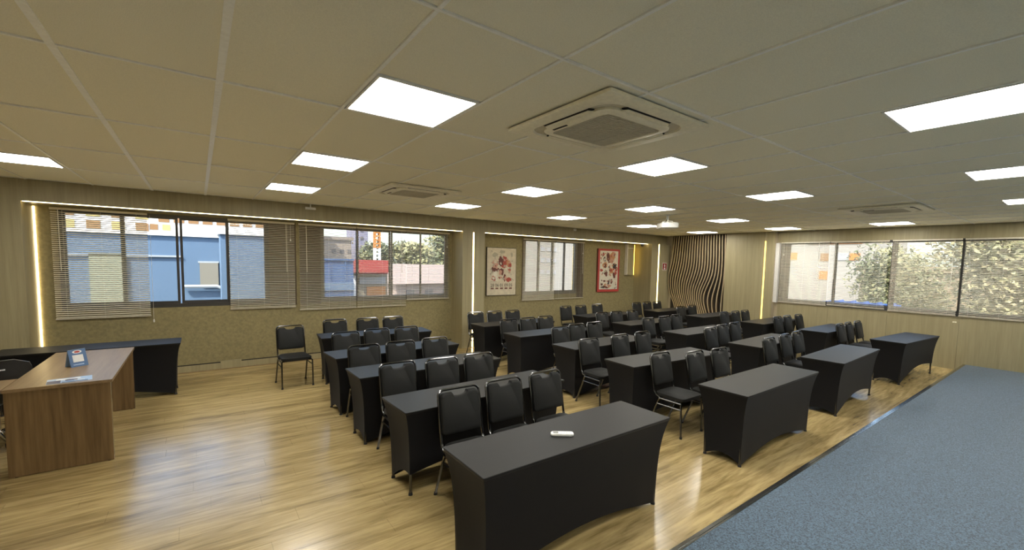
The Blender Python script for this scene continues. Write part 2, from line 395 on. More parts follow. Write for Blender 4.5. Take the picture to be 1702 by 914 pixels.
for nm, x0, x1, z0 in (('window_1', 1.06, 1.50, 1.10), ('window_2', 1.56, 1.93, 1.10), ('window_3', 8.88, 9.13, 1.02), ('window_3', 6.87, 6.94, 1.02)):
    box('dark_panel', M['finshade_panel'], bpy.data.objects[nm], x0, x1, YW - .012, YW - .0005, z0, 2.66)
# venetian blinds ----------------------------------------------------
def blind(label, axis, a, b, zb, zt, pos, tilt, pitch=.0305, wand=.25, wandlen=.9, cordx=.93, cordlen=.30):
    """axis 'Y': hangs on the left wall along X; axis 'X': on the right wall along Y."""
    L = abs(b - a); lo = min(a, b)
    rz = 0 if axis == 'Y' else R(90)
    r_ = thing('venetian_blind', label, 'blind', (lo, pos, 0) if axis == 'Y' else (pos, lo, 0), rz, 'venetian blinds')
    sg_ = 1 if axis == 'Y' else -1; tilt = tilt * sg_
    MB().box(0, L, -.018, .018, zt - .03, zt).obj('head_rail', M['slat'], r_)
    MB().box(0, L, -.012, .012, zb, zb + .014).obj('bottom_rail', M['slat'], r_)
    c, s = math.cos(R(tilt)), math.sin(R(tilt)); hw = .0125
    prof = [(-hw, 0), (-hw * .4, .0016), (hw * .4, .0016), (hw, 0)]
    vs_ = []; t = .0006
    up = [(y * c - z * s, y * s + z * c) for y, z in prof]
    ring = up + [(y, z - t) for y, z in reversed(up)]
    me = MB().loft([[(0.004, y, z) for y, z in ring], [(L - .004, y, z) for y, z in ring]]).mesh('slat', M['slat'])
    z = zb + .03
    while z < zt - .035:
        link('slat', me, r_, (0, 0, z)); z += pitch
    for q in (.12, .5, .88):
        MB().box(L * q - .001, L * q + .001, -.0135 if sg_ > 0 else .0125, -.0125 if sg_ > 0 else .0135, zb, zt - .03).obj('ladder_cord', M['cord'], r_)
    xw = L * wand
    MB().tube([(xw, -.024 * sg_, zt - .03), (xw + .004, -.028 * sg_, zt - .03 - wandlen)], .0045, 6).obj('wand', M['cord'], r_)
    MB().tube([(L * cordx, -.022 * sg_, zt - .03), (L * cordx, -.022 * sg_, zt - cordlen)], .0018, 5).obj('pull_cord', M['cord'], r_)
    MB().loft([[(L * cordx + rr * math.cos(k * math.pi / 3), -.022 * sg_ + rr * math.sin(k * math.pi / 3), zt - cordlen - zz) for k in range(6)] for rr, zz in ((.003, .0), (.010, .015), (.012, .04), (.005, .052))]).obj('cord_knob', M['white'], r_)
    return r_
PB = YW - .035
blind('leftmost cream venetian blind hanging lowest beside the corner light strip', 'Y', -1.70, -.63, 1.005, 2.655, PB, 34, wand=.08, cordx=1.03, cordlen=1.70)
blind('cream venetian blind right of the uncovered window panes', 'Y', .435, 1.475, 1.06, 2.655, PB, 26, wand=.86)
blind('cream venetian blind covering the bright blue roof outside', 'Y', 1.545, 2.60, .995, 2.655, PB, 22, wand=.12)
blind('cream venetian blind in front of the red roof outside', 'Y', 2.615, 3.66, .998, 2.655, PB, 18, wand=.9, pitch=.033)
blind('cream venetian blind next to the wood pillar', 'Y', 3.675, 4.72, 1.12, 2.655, PB, 18, wand=.3, pitch=.033)
blind('cream venetian blind beside the pale poster', 'Y', 6.86, 7.99, .99, 2.64, PB, 34, wand=.45, wandlen=1.2)
blind('cream venetian blind with flat open slats nearer the red poster', 'Y', 8.01, 9.12, 1.0, 2.64, PB, 6, wand=.93, pitch=.036)
XBP = XB - .03
blind('first blind of the right window, beside the pillar', 'X', 5.19, 4.08, 1.10, 2.685, XBP, 30, wand=.2)
blind('second blind of the right window, over the blue ledge outside', 'X', 4.06, 2.93, 1.12, 2.685, XBP, 16, wand=.9, pitch=.034)
blind('third blind of the right window, right of the thick grey post', 'X', 2.87, 1.76, 1.10, 2.685, XBP, 28, wand=.1)
blind('fourth blind of the right window, cut by the photo edge', 'X', 1.72, .60, 1.10, 2.685, XBP, 26, wand=.1)

# wavy slat panel on the right wall ------------------------------------
wv = thing('wavy_slat_panel', 'wavy wooden slat panel of vertical fins on the far wall', 'wall panel', (XB, 0, 0))
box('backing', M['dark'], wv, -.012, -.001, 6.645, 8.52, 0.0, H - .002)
NF = 21
def fin_off(z, tt):
    zc = .95 + .55 * tt; a = .30 * (1 - .5 * tt) * min(1, .06 + tt * 4.5)
    q = min(1, max(0, (zc - .30 - z) / .6)); q = q * q * (3 - 2 * q)
    return a * math.exp(-((z - zc) / .55) ** 2) - .12 * tt * tt * q
for i in range(NF):
    tt = i / (NF - 1); y0 = 6.70 + (8.42 - 6.70) * tt; n = 44; th = .018; vs_ = []
    for k in range(n + 1):
        z = .01 + (H - .03) * k / n; y = min(8.60 - (NF - 1 - i) * .006, max(6.665 + i * .006, y0 + fin_off(z, tt))); d = -(.105 + .035 * math.sin(z * 2.4 + tt * 3))
        vs_ += [(d, y - th, z), (d, y + th, z), (-.013, y + th, z), (-.013, y - th, z)]
    fs, mi = [], []
    for k in range(n):
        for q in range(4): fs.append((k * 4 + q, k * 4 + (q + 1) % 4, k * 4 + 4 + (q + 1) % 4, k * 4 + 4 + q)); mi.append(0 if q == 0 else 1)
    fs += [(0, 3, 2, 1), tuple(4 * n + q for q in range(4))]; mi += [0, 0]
    me = bpy.data.meshes.new('fin'); me.from_pydata(vs_, [], fs); me.materials.append(M['finwood']); me.materials.append(M['finshade_panel'])  # fin sides coloured dark to paint in the shade of the gaps
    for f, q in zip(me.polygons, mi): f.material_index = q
    link('fin', me, wv)

# ceiling lights --------------------------------------------------------
rown = {0: 'row above the stage', 1: 'row over the front tables', 2: 'row over the middle tables', 3: 'row nearest the left windows'}
ordn = ['leftmost', 'second from left', 'third from left', 'fourth from left', 'fifth from left', 'rightmost']
m = MB(); m.box(0, LW, 0, .014, -.006, .01); m.box(0, LW, LD - .014, LD, -.006, .01); m.box(0, .014, .014, LD - .014, -.006, .01); m.box(LW - .014, LW, .014, LD - .014, -.006, .01)
lf = m.mesh('light_frame', M['tee'])
ld = MB().box(.014, LW - .014, .014, LD - .014, -.002, .004).mesh('diffuser', M['panel_light'])
lb_ = MB().box(.005, LW - .005, .005, LD - .005, .01, .045).mesh('housing', M['whitem'])
for rk, L in LIGHTS.items():
    for i, (lx, ly) in enumerate(L):
        nm = ordn[i] if i < len(L) - 1 else 'rightmost'
        t = thing('ceiling_light', 'square white ceiling light panel, %s in the %s' % (nm, rown[rk]), 'ceiling light', (lx, ly, H - .001), 0, 'square ceiling light panels')
        link('frame', lf, t); link('diffuser', ld, t); link('housing', lb_, t)

for lx, ly in ADDED_OFF_FRAME:
    t = thing('ceiling_light', 'added unseen square white ceiling light panel beyond the edge of the picture', 'ceiling light', (lx, ly, H - .001), 0, 'added ceiling light panels outside the picture')
    link('frame', lf, t); link('diffuser', ld, t); link('housing', lb_, t)
# air-conditioning cassettes --------------------------------------------
def cassette(label, cx, cy):
    t = thing('ceiling_air_conditioner', label, 'air conditioner', (cx, cy, H), 0, 'ceiling cassette air conditioners'); a = .495
    out = rrect(a, a, .02, 5); inn = rrect(.40, .40, .13, 5)
    m = MB(); n = len(out)
    rings = [[(x, y, -.005) for x, y in out], [(x, y, -.024) for x, y in out], [(x * .985, y * .985, -.028) for x, y in out], [(x, y, -.030) for x, y in inn], [(x * .985, y * .985, -.018) for x, y in inn]]
    m.loft(rings, False, False).obj('panel', M['acpanel'], t, True)
    box('recess', M['acgrille'], t, -.40, .40, -.40, .40, -.016, -.008)
    body = MB().loft([[(x, y, z) for x, y in rrect(h_, h_, r_, 5)] for h_, r_, z in ((.335, .10, -.010), (.335, .10, -.032), (.322, .09, -.040), (.275, .05, -.043), (.270, .045, -.036))], False, False)
    body.obj('grille_frame', M['acpanel'], t, True)
    box('filter', M['acgrille'], t, -.28, .28, -.28, .28, -.034, -.030)
    g_ = MB()
    for k in range(27):
        y = -.265 + .53 * k / 26; g_.box(-.268, .268, y - .003, y + .003, -.042, -.034)
    for k in range(5):
        x = -.26 + .52 * k / 4; g_.box(x - .004, x + .004, -.268, .268, -.041, -.0345)
    g_.obj('grille', M['acgrille'], t)
    for k in range(4):
        c, s = (1, 0, -1, 0)[k], (0, 1, 0, -1)[k]
        def rt(x, y): return (x * c - y * s, x * s + y * c)
        for nm, mt, y0, y1, z0, z1, hx in (('air_slot', M['dark'], .345, .392, -.026, -.020, .23), ('louver', M['acpanel'], .343, .378, -.036, -.030, .225)):
            p = [rt(-hx, y0), rt(hx, y0), rt(hx - .02, y1), rt(-hx + .02, y1)]
            MB().add([(*q, z0) for q in p] + [(*q, z1) for q in p], [(0, 1, 2, 3), (4, 5, 6, 7), (0, 1, 5, 4), (1, 2, 6, 5), (2, 3, 7, 6), (3, 0, 4, 7)]).obj(nm, mt, t)
    box('receiver', M['dark'], t, -.315, -.300, .06, .20, -.0445, -.038)
cassette('large cream ceiling air conditioner nearest the camera', *ACS[0])
cassette('cream ceiling air conditioner near the left windows', *ACS[1])
cassette('cream ceiling air conditioner near the right window', *ACS[2])

# projector -------------------------------------------------------------
t = thing('projector', 'white projector hanging from the ceiling in the middle of the room', 'projector', (7.15, 5.05, H), R(52))
rings = [[(x, y, z) for x, y in rrect(hx, hy, .04, 4)] for hx, hy, z in ((.20, .145, -.265), (.215, .155, -.255), (.215, .155, -.175), (.19, .13, -.155))]
pb = MB().loft(rings).obj('body', M['white'], t, True)
MB().tube([(.10, -.13, -.215), (.10, -.172, -.215)], [.036, .036], 14).obj('lens', M['blackplastic'], t, True)
for k in range(5): box('vent', M['acgrille'], pb, -.15, -.03, -.158, -.154, -.240 + k * .013, -.233 + k * .013)
for px in (-.15, .15): MB().tube([(px, .09, -.262), (px, .09, -.285)], .012, 8).obj('foot', M['white'], t)
MB().tube([(0, 0, -.16), (0, 0, -.012)], .022, 12).obj('pole', M['white'], t, True)
MB().tube([(0, 0, -.014), (0, 0, -.003)], .06, 16).obj('ceiling_plate', M['white'], t, True)
for q in range(4):
    a = R(45 + 90 * q); MB().tube([(0, 0, -.11), (.10 * math.cos(a), .10 * math.sin(a), -.13), (.13 * math.cos(a), .10 * math.sin(a), -.165)], .007, 6).obj('bracket_arm', M['white'], t)
MB().tube([(-.03, .01, -.012), (-.09, .03, -.05), (-.14, .05, -.11), (-.15, .09, -.16)], .006, 6).obj('cable', M['dark'], t)

# ------------------------------------------------------------------ tables
def cover_mesh(L, W, Ht, lifts, seed):
    rnd = random.Random(seed); a, b = L / 2, W / 2
    nl, ns, nv = 28, 12, 16
    per = []
    cor = [(-a, -b), (a, -b), (a, b), (-a, b)]          # FL FR BR BL
    for k in range(4):
        n = nl if k % 2 == 0 else ns
        for i in range(n): per.append((k, i / n))
    arcs = [rnd.uniform(.10, .135), rnd.uniform(.05, .075), rnd.uniform(.10, .13), rnd.uniform(.05, .075)]
    rings = []
    for j in range(nv + 1):
        v = j / nv; ring = []
        ins = .068 * (1 - math.exp(-3.4 * v)) / (1 - math.exp(-3.4))
        for (k, s) in per:
            p, q = cor[k], cor[(k + 1) % 4]
            x = p[0] + (q[0] - p[0]) * s; y = p[1] + (q[1] - p[1]) * s
            lift = lifts[k] * (1 - s) + lifts[(k + 1) % 4] * s
            zb = .012 + lift + arcs[k] * max(0.0, math.sin(math.pi * s)) ** .95
            z = Ht - (Ht - zb) * v
            vv = (Ht - z) / Ht
            ins = .068 * (1 - math.exp(-3.6 * vv)) / (1 - math.exp(-3.6))
            x *= (a - ins) / a; y *= (b - ins) / b
            pull = .030 * math.sin(math.pi * s) ** .8 * math.sin(math.pi * min(1, vv * .9))
            crease = .004 * math.sin(9 * math.pi * s + 3 * k) * vv * vv * (abs(s - .5) * 2) ** 3
            nx, ny = ((0, 1), (-1, 0), (0, -1), (1, 0))[k]
            x += nx * (pull * (.4 if k % 2 == 0 else .45) + crease); y += ny * (pull * (.4 if k % 2 == 0 else .45) + crease)
            ring.append((x, y, z))
        rings.append(ring)
    m = MB(); m.loft(rings, False, False)
    return m.mesh('table_cover', M['cloth'], True, 50)
def top_mesh(L, W, Ht):
    a, b = L / 2, W / 2
    m = MB().loft([[(x, y, z) for x, y in rrect(a - d, b - d, .012, 3)] for d, z in ((.004, Ht - .02), (-.001, Ht - .006), (.0, Ht), (.003, Ht + .0025))], False, True)
    return m.mesh('tabletop_cloth', M['clothtop'], True, 30)
TOP = top_mesh(1.80, .53, .75)
def leg_tab(x, y): return MB().tube([(x, y, .006), (x * .995, y * .97, .70)], .0125, 8)
LEGS = [leg_tab(sx * .822, sy * .187).mesh('leg', M['tube']) for sx, sy in ((-1, -1), (1, -1), (1, 1), (-1, 1))]
FEET = [MB().tube([(sx * .822, sy * .187, 0), (sx * .822, sy * .187, .02)], [.019, .016], 8).mesh('foot_cap', M['rubber']) for sx, sy in ((-1, -1), (1, -1), (1, 1), (-1, 1))]
def table(label, flx, fly, ang, lifts=(0, 0, 0, 0), seed=0, group='black covered training tables'):
    c, s = math.cos(R(ang)), math.sin(R(ang)); cx = flx + .9 * c - .265 * s; cy = fly + .9 * s + .265 * c
    t = thing('training_table', label, 'table', (cx, cy, 0), R(ang), group)
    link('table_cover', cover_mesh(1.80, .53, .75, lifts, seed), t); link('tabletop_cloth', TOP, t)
    for l, f in zip(LEGS, FEET):
        lo = link('leg', l, t); link('foot_cap', f, lo)
    return t
rows = {'A': 'front row', 'B': 'second row', 'C': 'third row', 'D': 'fourth row', 'E': 'back row'}
cols = {1: 'leftmost', 2: 'second', 3: 'third', 4: 'rightmost'}
TB = {'A1': (1.28, 2.06, 0), 'A2': (4.22, 1.98, .5), 'A3': (6.83, 1.98, 2), 'A4': (9.72, 1.95, -4),
      'B1': (1.32, 3.34, 2), 'B2': (4.23, 3.37, -4), 'B3': (7.02, 3.14, 3), 'B4': (9.88, 3.18, 0),
      'C1': (1.32, 4.60, 1), 'C2': (4.36, 4.54, 1), 'C3': (7.07, 4.46, 0), 'C4': (10.0, 4.45, 0),
      'D1': (1.34, 5.67, 4), 'D2': (4.29, 5.80, 0), 'D3': (7.12, 5.80, 0), 'D4': (9.90, 5.82, 0),
      'E1': (1.50, 7.24, -4), 'E2': (4.37, 7.10, 0), 'E3': (7.28, 7.20, 0), 'E4': (9.95, 7.17, 0)}
LIFT = {'A3': (0, .09, 0, 0), 'A4': (0, .19, .04, 0), 'B1': (.17, 0, 0, 0), 'E1': (0, 0, 0, .06), 'C1': (0, 0, 0, .03), 'A2': (0, 0, 0, 0)}
for n, (x, y, a) in TB.items():
    desc = {'A': ' nearest the stage', 'E': ' by the window wall'}.get(n[0], '')
    lab = 'black stretch-covered table, %s from left in the %s of tables%s' % (cols[int(n[1])], rows[n[0]], desc)
    lab = lab.replace('leftmost from left', 'leftmost').replace('rightmost from left', 'rightmost')
    table(lab, x, y, a, LIFT.get(n, (0, 0, 0, 0)), ord(n[0]) * 10 + int(n[1]))
# table against the left wall behind the desk
table('black stretch-covered side table behind the wooden desk at the left wall', -2.03, 7.84, 0, (0, 0, 0, 0), 5)

# ------------------------------------------------------------------ banquet chairs
def make_chair():
    t = thing('banquet_chair', 'x', 'chair')
    # seat cushion
    def outline(f, z):
        pts = []
        for (x, y) in rrect(.205, .205, .07, 5):
            yy = y; xx = x * (1.0 + .05 * (-y / .205))
            pts.append((xx * f, yy * f - .015, z))
        return pts
    MB().loft([outline(.90, .418), outline(.985, .424), outline(1.0, .440), outline(.985, .462), outline(.90, .474), outline(.6, .480)]).obj('seat', M['pad'], t, True)
    # back frame tube
    hw, rc = .198, .055
    def bk(z): return .185 + (z - .45) * .20
    pts = [(-hw, .10, .412), (-hw, .155, .425), (-hw, bk(.46), .465)]
    for k in range(6): z = .50 + .065 * k; pts.append((-hw, bk(z), z))
    for k in range(1, 6):
        a = R(180 - 18 * k); pts.append((-hw + rc + rc * math.cos(a), bk(.845 + rc * math.sin(a)), .845 + rc * math.sin(a)))
    full_ = pts + [(-x, y, z) for x, y, z in reversed(pts)]
    MB().tube(full_, .0115, 8).obj('back_frame', M['tube'], t, True)
    # back pad with scooped handle opening
    zb, zt = .535, .878; hx = .187
    out = []
    for k in range(5): a = R(180 + 22.5 * k); out.append((-hx + .03 + .03 * math.cos(a), zb + .03 + .03 * math.sin(a)))
    for k in range(5): a = R(270 + 22.5 * k); out.append((hx - .03 + .03 * math.cos(a), zb + .03 + .03 * math.sin(a)))
    for k in range(5): a = R(22.5 * k); out.append((hx - .045 + .045 * math.cos(a), zt - .045 + .045 * math.sin(a)))
    for k in range(9):
        a = math.pi * k / 8; out.append((.078 * math.cos(a), zt - .036 * math.sin(a) ** .75 if 0 < k < 8 else zt))
    for k in range(5): a = R(90 + 22.5 * k); out.append((-hx + .045 + .045 * math.cos(a), zt - .045 + .045 * math.sin(a)))
    cz = .70
    def ring(f, off): return [((x * f), bk(cz + (z - cz) * f) + off, cz + (z - cz) * f) for x, z in out]
    MB().loft([ring(.93, .022), ring(.985, .018), ring(1.0, .004), ring(1.0, -.012), ring(.975, -.026), ring(.90, -.034)]).obj('backrest', M['pad'], t, True)
    # legs and rails
    for s in (-1, 1):
        g = MB().tube([(s * .214, -.195, .405), (s * .216, -.205, .200), (s * .216, -.215, .006)], .0115, 8).obj('leg', M['tube'], t, True)
        MB().tube([(s * .216, -.215, 0), (s * .216, -.215, .022)], .0155, 8).obj('foot_cap', M['rubber'], g)
        g = MB().tube([(s * .210, .105, .405), (s * .215, .185, .2), (s * .218, .262, .006)], .0115, 8).obj('leg', M['tube'], t, True)
        MB().tube([(s * .218, .263, 0), (s * .217, .256, .022)], .0155, 8).obj('foot_cap', M['rubber'], g)
        MB().tube([(s * .215, -.200, .335), (s * .213, .130, .335)], .009, 8).obj('stretcher', M['tube'], t, True)
        MB().tube([(s * .212, -.195, .405), (s * .210, .105, .405)], .0115, 8).obj('seat_rail', M['tube'], t, True)
    for yy in (-.15, .09): MB().tube([(-.212, yy, .407), (.212, yy, .407)], .0095, 8).obj('cross_rail', M['tube'], t, True)
    return t
chair0 = make_chair(); used = [False]
def chair(x, y, rot, label, group='chairs behind the covered tables'):
    o = chair0 if not used[0] else copy_tree(chair0)
    used[0] = True
    o.location = (x, y, 0); o.rotation_euler = (0, 0, R(rot)); o['label'] = label; o['group'] = group
CH = {'A1': [(1.789, 3.372), (2.271, 3.398), (2.79, 3.402)], 'A2': [(4.66, 3.348), (5.12, 3.117), (5.565, 3.062)], 'A3': [(7.158, 3.134), (7.806, 3.159), (8.365, 3.182)], 'A4': [(10.39, 3.195), (10.868, 3.193), (11.337, 3.126)],
      'B1': [(1.713, 4.50), (2.18, 4.279), (2.63, 4.256)], 'B2': [(4.577, 4.565), (5.286, 4.60), (5.859, 4.601)], 'B3': [(7.398, 4.167), (7.967, 4.315), (8.536, 4.37)], 'B4': [(10.51, 4.399), (10.985, 4.386), (11.546, 4.36)],
      'C1': [(1.674, 5.72), (2.162, 5.68), (2.692, 5.75)], 'C2': [(4.994, 5.587), (5.52, 5.745), (5.992, 5.78)], 'C3': [(7.512, 5.676), (8.116, 5.71), (8.641, 5.79)], 'C4': [(10.30, 5.54), (10.78, 5.42), (11.24, 5.40)],
      'D1': [(1.777, 6.79), (2.239, 6.88), (2.69, 6.87)], 'D2': [(4.78, 6.86), (5.244, 6.88), (5.734, 6.92)], 'D3': [(7.38, 6.86), (7.85, 6.83), (8.468, 6.88)], 'D4': [(10.501, 6.85), (11.15, 6.95)],
      'E1': [(1.945, 8.26), (2.514, 8.20), (2.993, 8.24)], 'E2': [(4.824, 8.176), (5.295, 8.164), (5.755, 8.12)], 'E3': [(7.598, 8.337), (8.102, 8.30), (8.80, 8.38)], 'E4': [(10.335, 8.20), (10.80, 8.17), (11.26, 8.15)]}
def edge_y(n, x, back):
    fx, fy, a = TB[n]; return fy + (x - fx) * math.tan(R(a)) + (.53 / math.cos(R(a)) if back else 0)
NXT = {'A': 'B', 'B': 'C', 'C': 'D', 'D': 'E'}
def settle(n, L):
    xs_ = [p[0] for p in L]; gap = .486
    for _ in range(60):
        for i in range(len(xs_) - 1):
            d = gap - (xs_[i + 1] - xs_[i])
            if d > 0: xs_[i] -= d / 2; xs_[i + 1] += d / 2
    out = []
    for x, (_, yt) in zip(xs_, L):
        lo = max(edge_y(n, x - .24, True), edge_y(n, x + .24, True)) + .250; y = max(yt - .275, lo)
        if n[0] in NXT:
            nn = NXT[n[0]] + n[1]; fx = TB[nn][0]
            if fx - .3 < x < fx + 2.1: y = min(y, max(lo - .012, min(edge_y(nn, x - .24, False), edge_y(nn, x + .24, False)) - .305))
        out.append((x, y))
    return out
pos3 = ['left', 'middle', 'right']
rr = random.Random(3)
for n, L in CH.items():
    for i, (x, y) in enumerate(settle(n, L)):
        p = pos3[i] if len(L) == 3 else ('left', 'right')[i]
        lab = '%s of the %s black padded chairs at the %s table of the %s' % (p, 'three' if len(L) == 3 else 'two', cols[int(n[1])], rows[n[0]])
        rot = rr.uniform(-1.2, 1.2)
        chair(x, y, rot, lab)
chair(1.175, 7.585, 3, 'lone black padded chair standing apart between the desk and the tables', 'chairs behind the covered tables')

# ------------------------------------------------------------------ desk on the left
dk = thing('desk', 'walnut laminate desk with full end panels in the left foreground', 'desk', (-1.04, 6.565, 0))
def B(nm, mt, p, *b): return box(nm, mt, p, *b)
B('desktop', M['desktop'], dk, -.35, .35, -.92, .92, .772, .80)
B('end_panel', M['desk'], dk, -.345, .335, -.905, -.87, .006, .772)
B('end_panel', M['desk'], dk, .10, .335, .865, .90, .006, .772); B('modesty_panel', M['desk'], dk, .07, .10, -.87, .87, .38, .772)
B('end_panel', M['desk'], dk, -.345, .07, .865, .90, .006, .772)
B('edge_band', M['chrome'], dk, .3355, .341, -.905, -.893, .05, .772)
for sx, sy in ((-.3, -.89), (.3, -.89), (-.3, .88), (.3, .88)): MB().tube([(sx, sy, 0), (sx, sy, .008)], .012, 8).obj('foot_cap', M['rubber'], dk)
d2 = thing('desk_return', 'walnut desk return joining the left edge of the desk', 'desk', (-2.05, 5.98, 0))
B('desktop', M['desktop'], d2, -.62, .655, -.33, .12, .772, .80); B('end_panel', M['desk'], d2, -.615, -.585, -.32, .11, 0, .772); B('modesty_panel', M['desk'], d2, -.585, -.3, .07, .095, .35, .772)
# office chair behind the desk
oc = thing('office_chair', 'black office chair behind the wooden desk at the left edge', 'chair', (-1.73, 6.85, 0), R(-156))
def oring(f, y, z0, z1, wid):
    return [(x * f, y, (z0 + z1) / 2 + q * f) for x, q in rrect(wid, (z1 - z0) / 2, .12, 5)]
m = MB()
rings = []
for k in range(9):
    q = k / 8; z = .52 + .385 * q; hwid = .23 * (1 - .25 * max(0, q - .6) / .4 * max(0, q - .6) / .4)
    y = .20 + .10 * q * q
    rings.append([(x, y + yy + .35 * x * x * -1, z) for x, yy in rrect(hwid * (1 if k < 8 else .55), .024, .02, 4)])
m.loft(rings).obj('backrest', M['blackplastic'], oc, True)
MB().loft([[(x, y, z) for x, y in rrect(.245 * f, .235 * f, .09, 5)] for f, z in ((.9, .44), (1, .455), (1, .49), (.92, .515))]).obj('seat', M['pad'], oc, True)
MB().tube([(0, .16, .44), (0, .24, .47), (0, .26, .60)], .022, 8).obj('back_support', M['blackplastic'], oc, True)
MB().tube([(0, 0, .10), (0, 0, .44)], [.032, .022], 12).obj('gas_lift', M['chrome'], oc, True)
bs = MB().tube([(0, 0, .075), (0, 0, .125)], .045, 12).obj('base_hub', M['chrome'], oc, True)
for k in range(5):
    a = R(72 * k + 20); MB().tube([(.03 * math.cos(a), .03 * math.sin(a), .10), (.29 * math.cos(a), .29 * math.sin(a), .065)], [.022, .013], 8).obj('base_arm', M['chrome'], oc, True)
    MB().tube([(.29 * math.cos(a) - .012 * math.sin(a), .29 * math.sin(a) + .012 * math.cos(a), .028), (.29 * math.cos(a) + .012 * math.sin(a), .29 * math.sin(a) - .012 * math.cos(a), .028)], .027, 10).obj('caster', M['rubber'], oc, True)
for s in (-1, 1): MB().tube([(s * .25, .10, .47), (s * .275, .06, .62), (s * .275, -.12, .64), (s * .25, -.16, .62)], [.014, .014, .02, .016], 8).obj('armrest', M['blackplastic'], oc, True)
MB().box(-.03, .02, .278, .283, .80, .812).obj('badge', M['greywhite'], oc)
# tent card and flyer
tc = thing('tent_card', 'small blue tent card standing on the wooden desk', 'card', (-1.06, 6.50, .8), R(38))
ang = R(14)
def leaf(nm, mt, x0, x1, h0, h1, off, par, flip=1):
    q = []
    for (x, h) in ((x0, h0), (x1, h0), (x1, h1), (x0, h1)): q.append((x, flip * (-.045 + math.sin(ang) * h) , h * math.cos(ang)))
    n = Vector((0, -math.cos(ang) * flip, math.sin(ang)))
    vs_ = [Vector(p) + n * off for p in q] + [Vector(p) + n * (off - .0015) for p in q]
    return MB().add(vs_, [(0, 1, 2, 3), (4, 5, 6, 7), (0, 1, 5, 4), (1, 2, 6, 5), (2, 3, 7, 6), (3, 0, 4, 7)]).obj(nm, mt, par)
fr = leaf('front_leaf', M['blue'], -.075, .075, 0, .185, 0, tc); leaf('back_leaf', M['bluepale'], -.075, .075, 0, .185, 0, tc, -1)
leaf('white_square', M['greywhite'], -.045, .045, .05, .125, .0015, fr); leaf('footer_bar', M['bluepale'], -.05, .04, .018, .028, .0015, fr)
el = [(.04 * math.cos(2 * math.pi * k / 20), .158 + .017 * math.sin(2 * math.pi * k / 20)) for k in range(20)]
for nm, mt, sc, off in (('oval_mark', M['greywhite'], 1.0, .0016), ('oval_mark_red', M['red'], .62, .0022)):
    n = Vector((0, -math.cos(ang), math.sin(ang)))
    MB().add([Vector((x * sc, -.045 + math.sin(ang) * (.158 + (h - .158) * sc), (.158 + (h - .158) * sc) * math.cos(ang))) + n * off for x, h in el], [tuple(range(20))]).obj(nm, mt, fr)
fy = thing('flyer', 'blue and white printed flyer lying flat on the wooden desk', 'flyer', (-1.0, 5.81, .8005), R(8))
B('sheet', M['bluepale'], fy, -.15, .15, -.105, .105, 0, .0012)
for x0, x1, y0, y1, mt in ((-.148, -.06, -.10, .02, 'navy'), (-.09, .07, .02, .08, 'greywhite'), (-.03, .05, -.03, .03, 'navy'), (-.05, .12, -.10, -.06, 'blue'), (.03, .10, -.05, -.02, 'greywhite')):
    B('print', M[mt], fy, x0, x1, y0, y1, .0012, .0016)
# remote on the front table
rm = thing('remote_control', 'white air conditioner remote lying on the nearest black table', 'remote control', (2.085, 2.285, .7527), R(-36))
MB().loft([[(x, y, z) for x, y in rrect(hx, hy, .016, 5)] for hx, hy, z in ((.078, .023, 0), (.083, .026, .005), (.083, .026, .016), (.078, .022, .021))]).obj('body', M['white'], rm, True)
B('display', M['screen'], rm, -.066, -.028, -.015, .015, .0205, .0222)
for i in range(4):
    for j in range(2): B('button', M['acpanel'], rm, -.012 + i * .02, .0 + i * .02, -.012 + j * .014, -.003 + j * .014, .0205, .0225)

# ------------------------------------------------------------------ posters, sign, wall bits
def blob(nm, mt, par, cx, cz, rx, rz, y, rot=0, n=20, rough=.28, seed=0):
    rd = random.Random(seed); c, s = math.cos(R(rot)), math.sin(R(rot)); vs_ = []
    for k in range(n):
        a = 2 * math.pi * k / n; f = 1 + rd.uniform(-rough, rough); x, z = rx * math.cos(a) * f, rz * math.sin(a) * f
        vs_.append((cx + x * c - z * s, y, cz + x * s + z * c))
    return MB().add(vs_, [tuple(range(n))]).obj(nm, mt, par)
def text(nm, s, size, mt, par, loc, rot=(R(90), 0, 0), align='CENTER'):
    cu = bpy.data.curves.new(nm, 'FONT'); cu.body = s; cu.size = size; cu.align_x = align; cu.extrude = .0008
    o = bpy.data.objects.new(nm, cu); COL.objects.link(o)
    me = bpy.data.meshes.new_from_object(o.evaluated_get(bpy.context.evaluated_depsgraph_get()))
    bpy.data.objects.remove(o); me.materials.clear(); me.materials.append(mt)
    q = link(nm, me, par, loc); q.rotation_euler = rot; return q
P1 = thing('framed_poster', 'pale framed poster with red figures and a row of dates on wallpaper wall', 'poster', (6.20, YW, 1.76))
B('frame', M['frame'], P1, -.452, .452, -.034, -.001, -.61, .61); sh = B('sheet', M['paper'], P1, -.440, .440, -.0375, -.0345, -.598, .598)
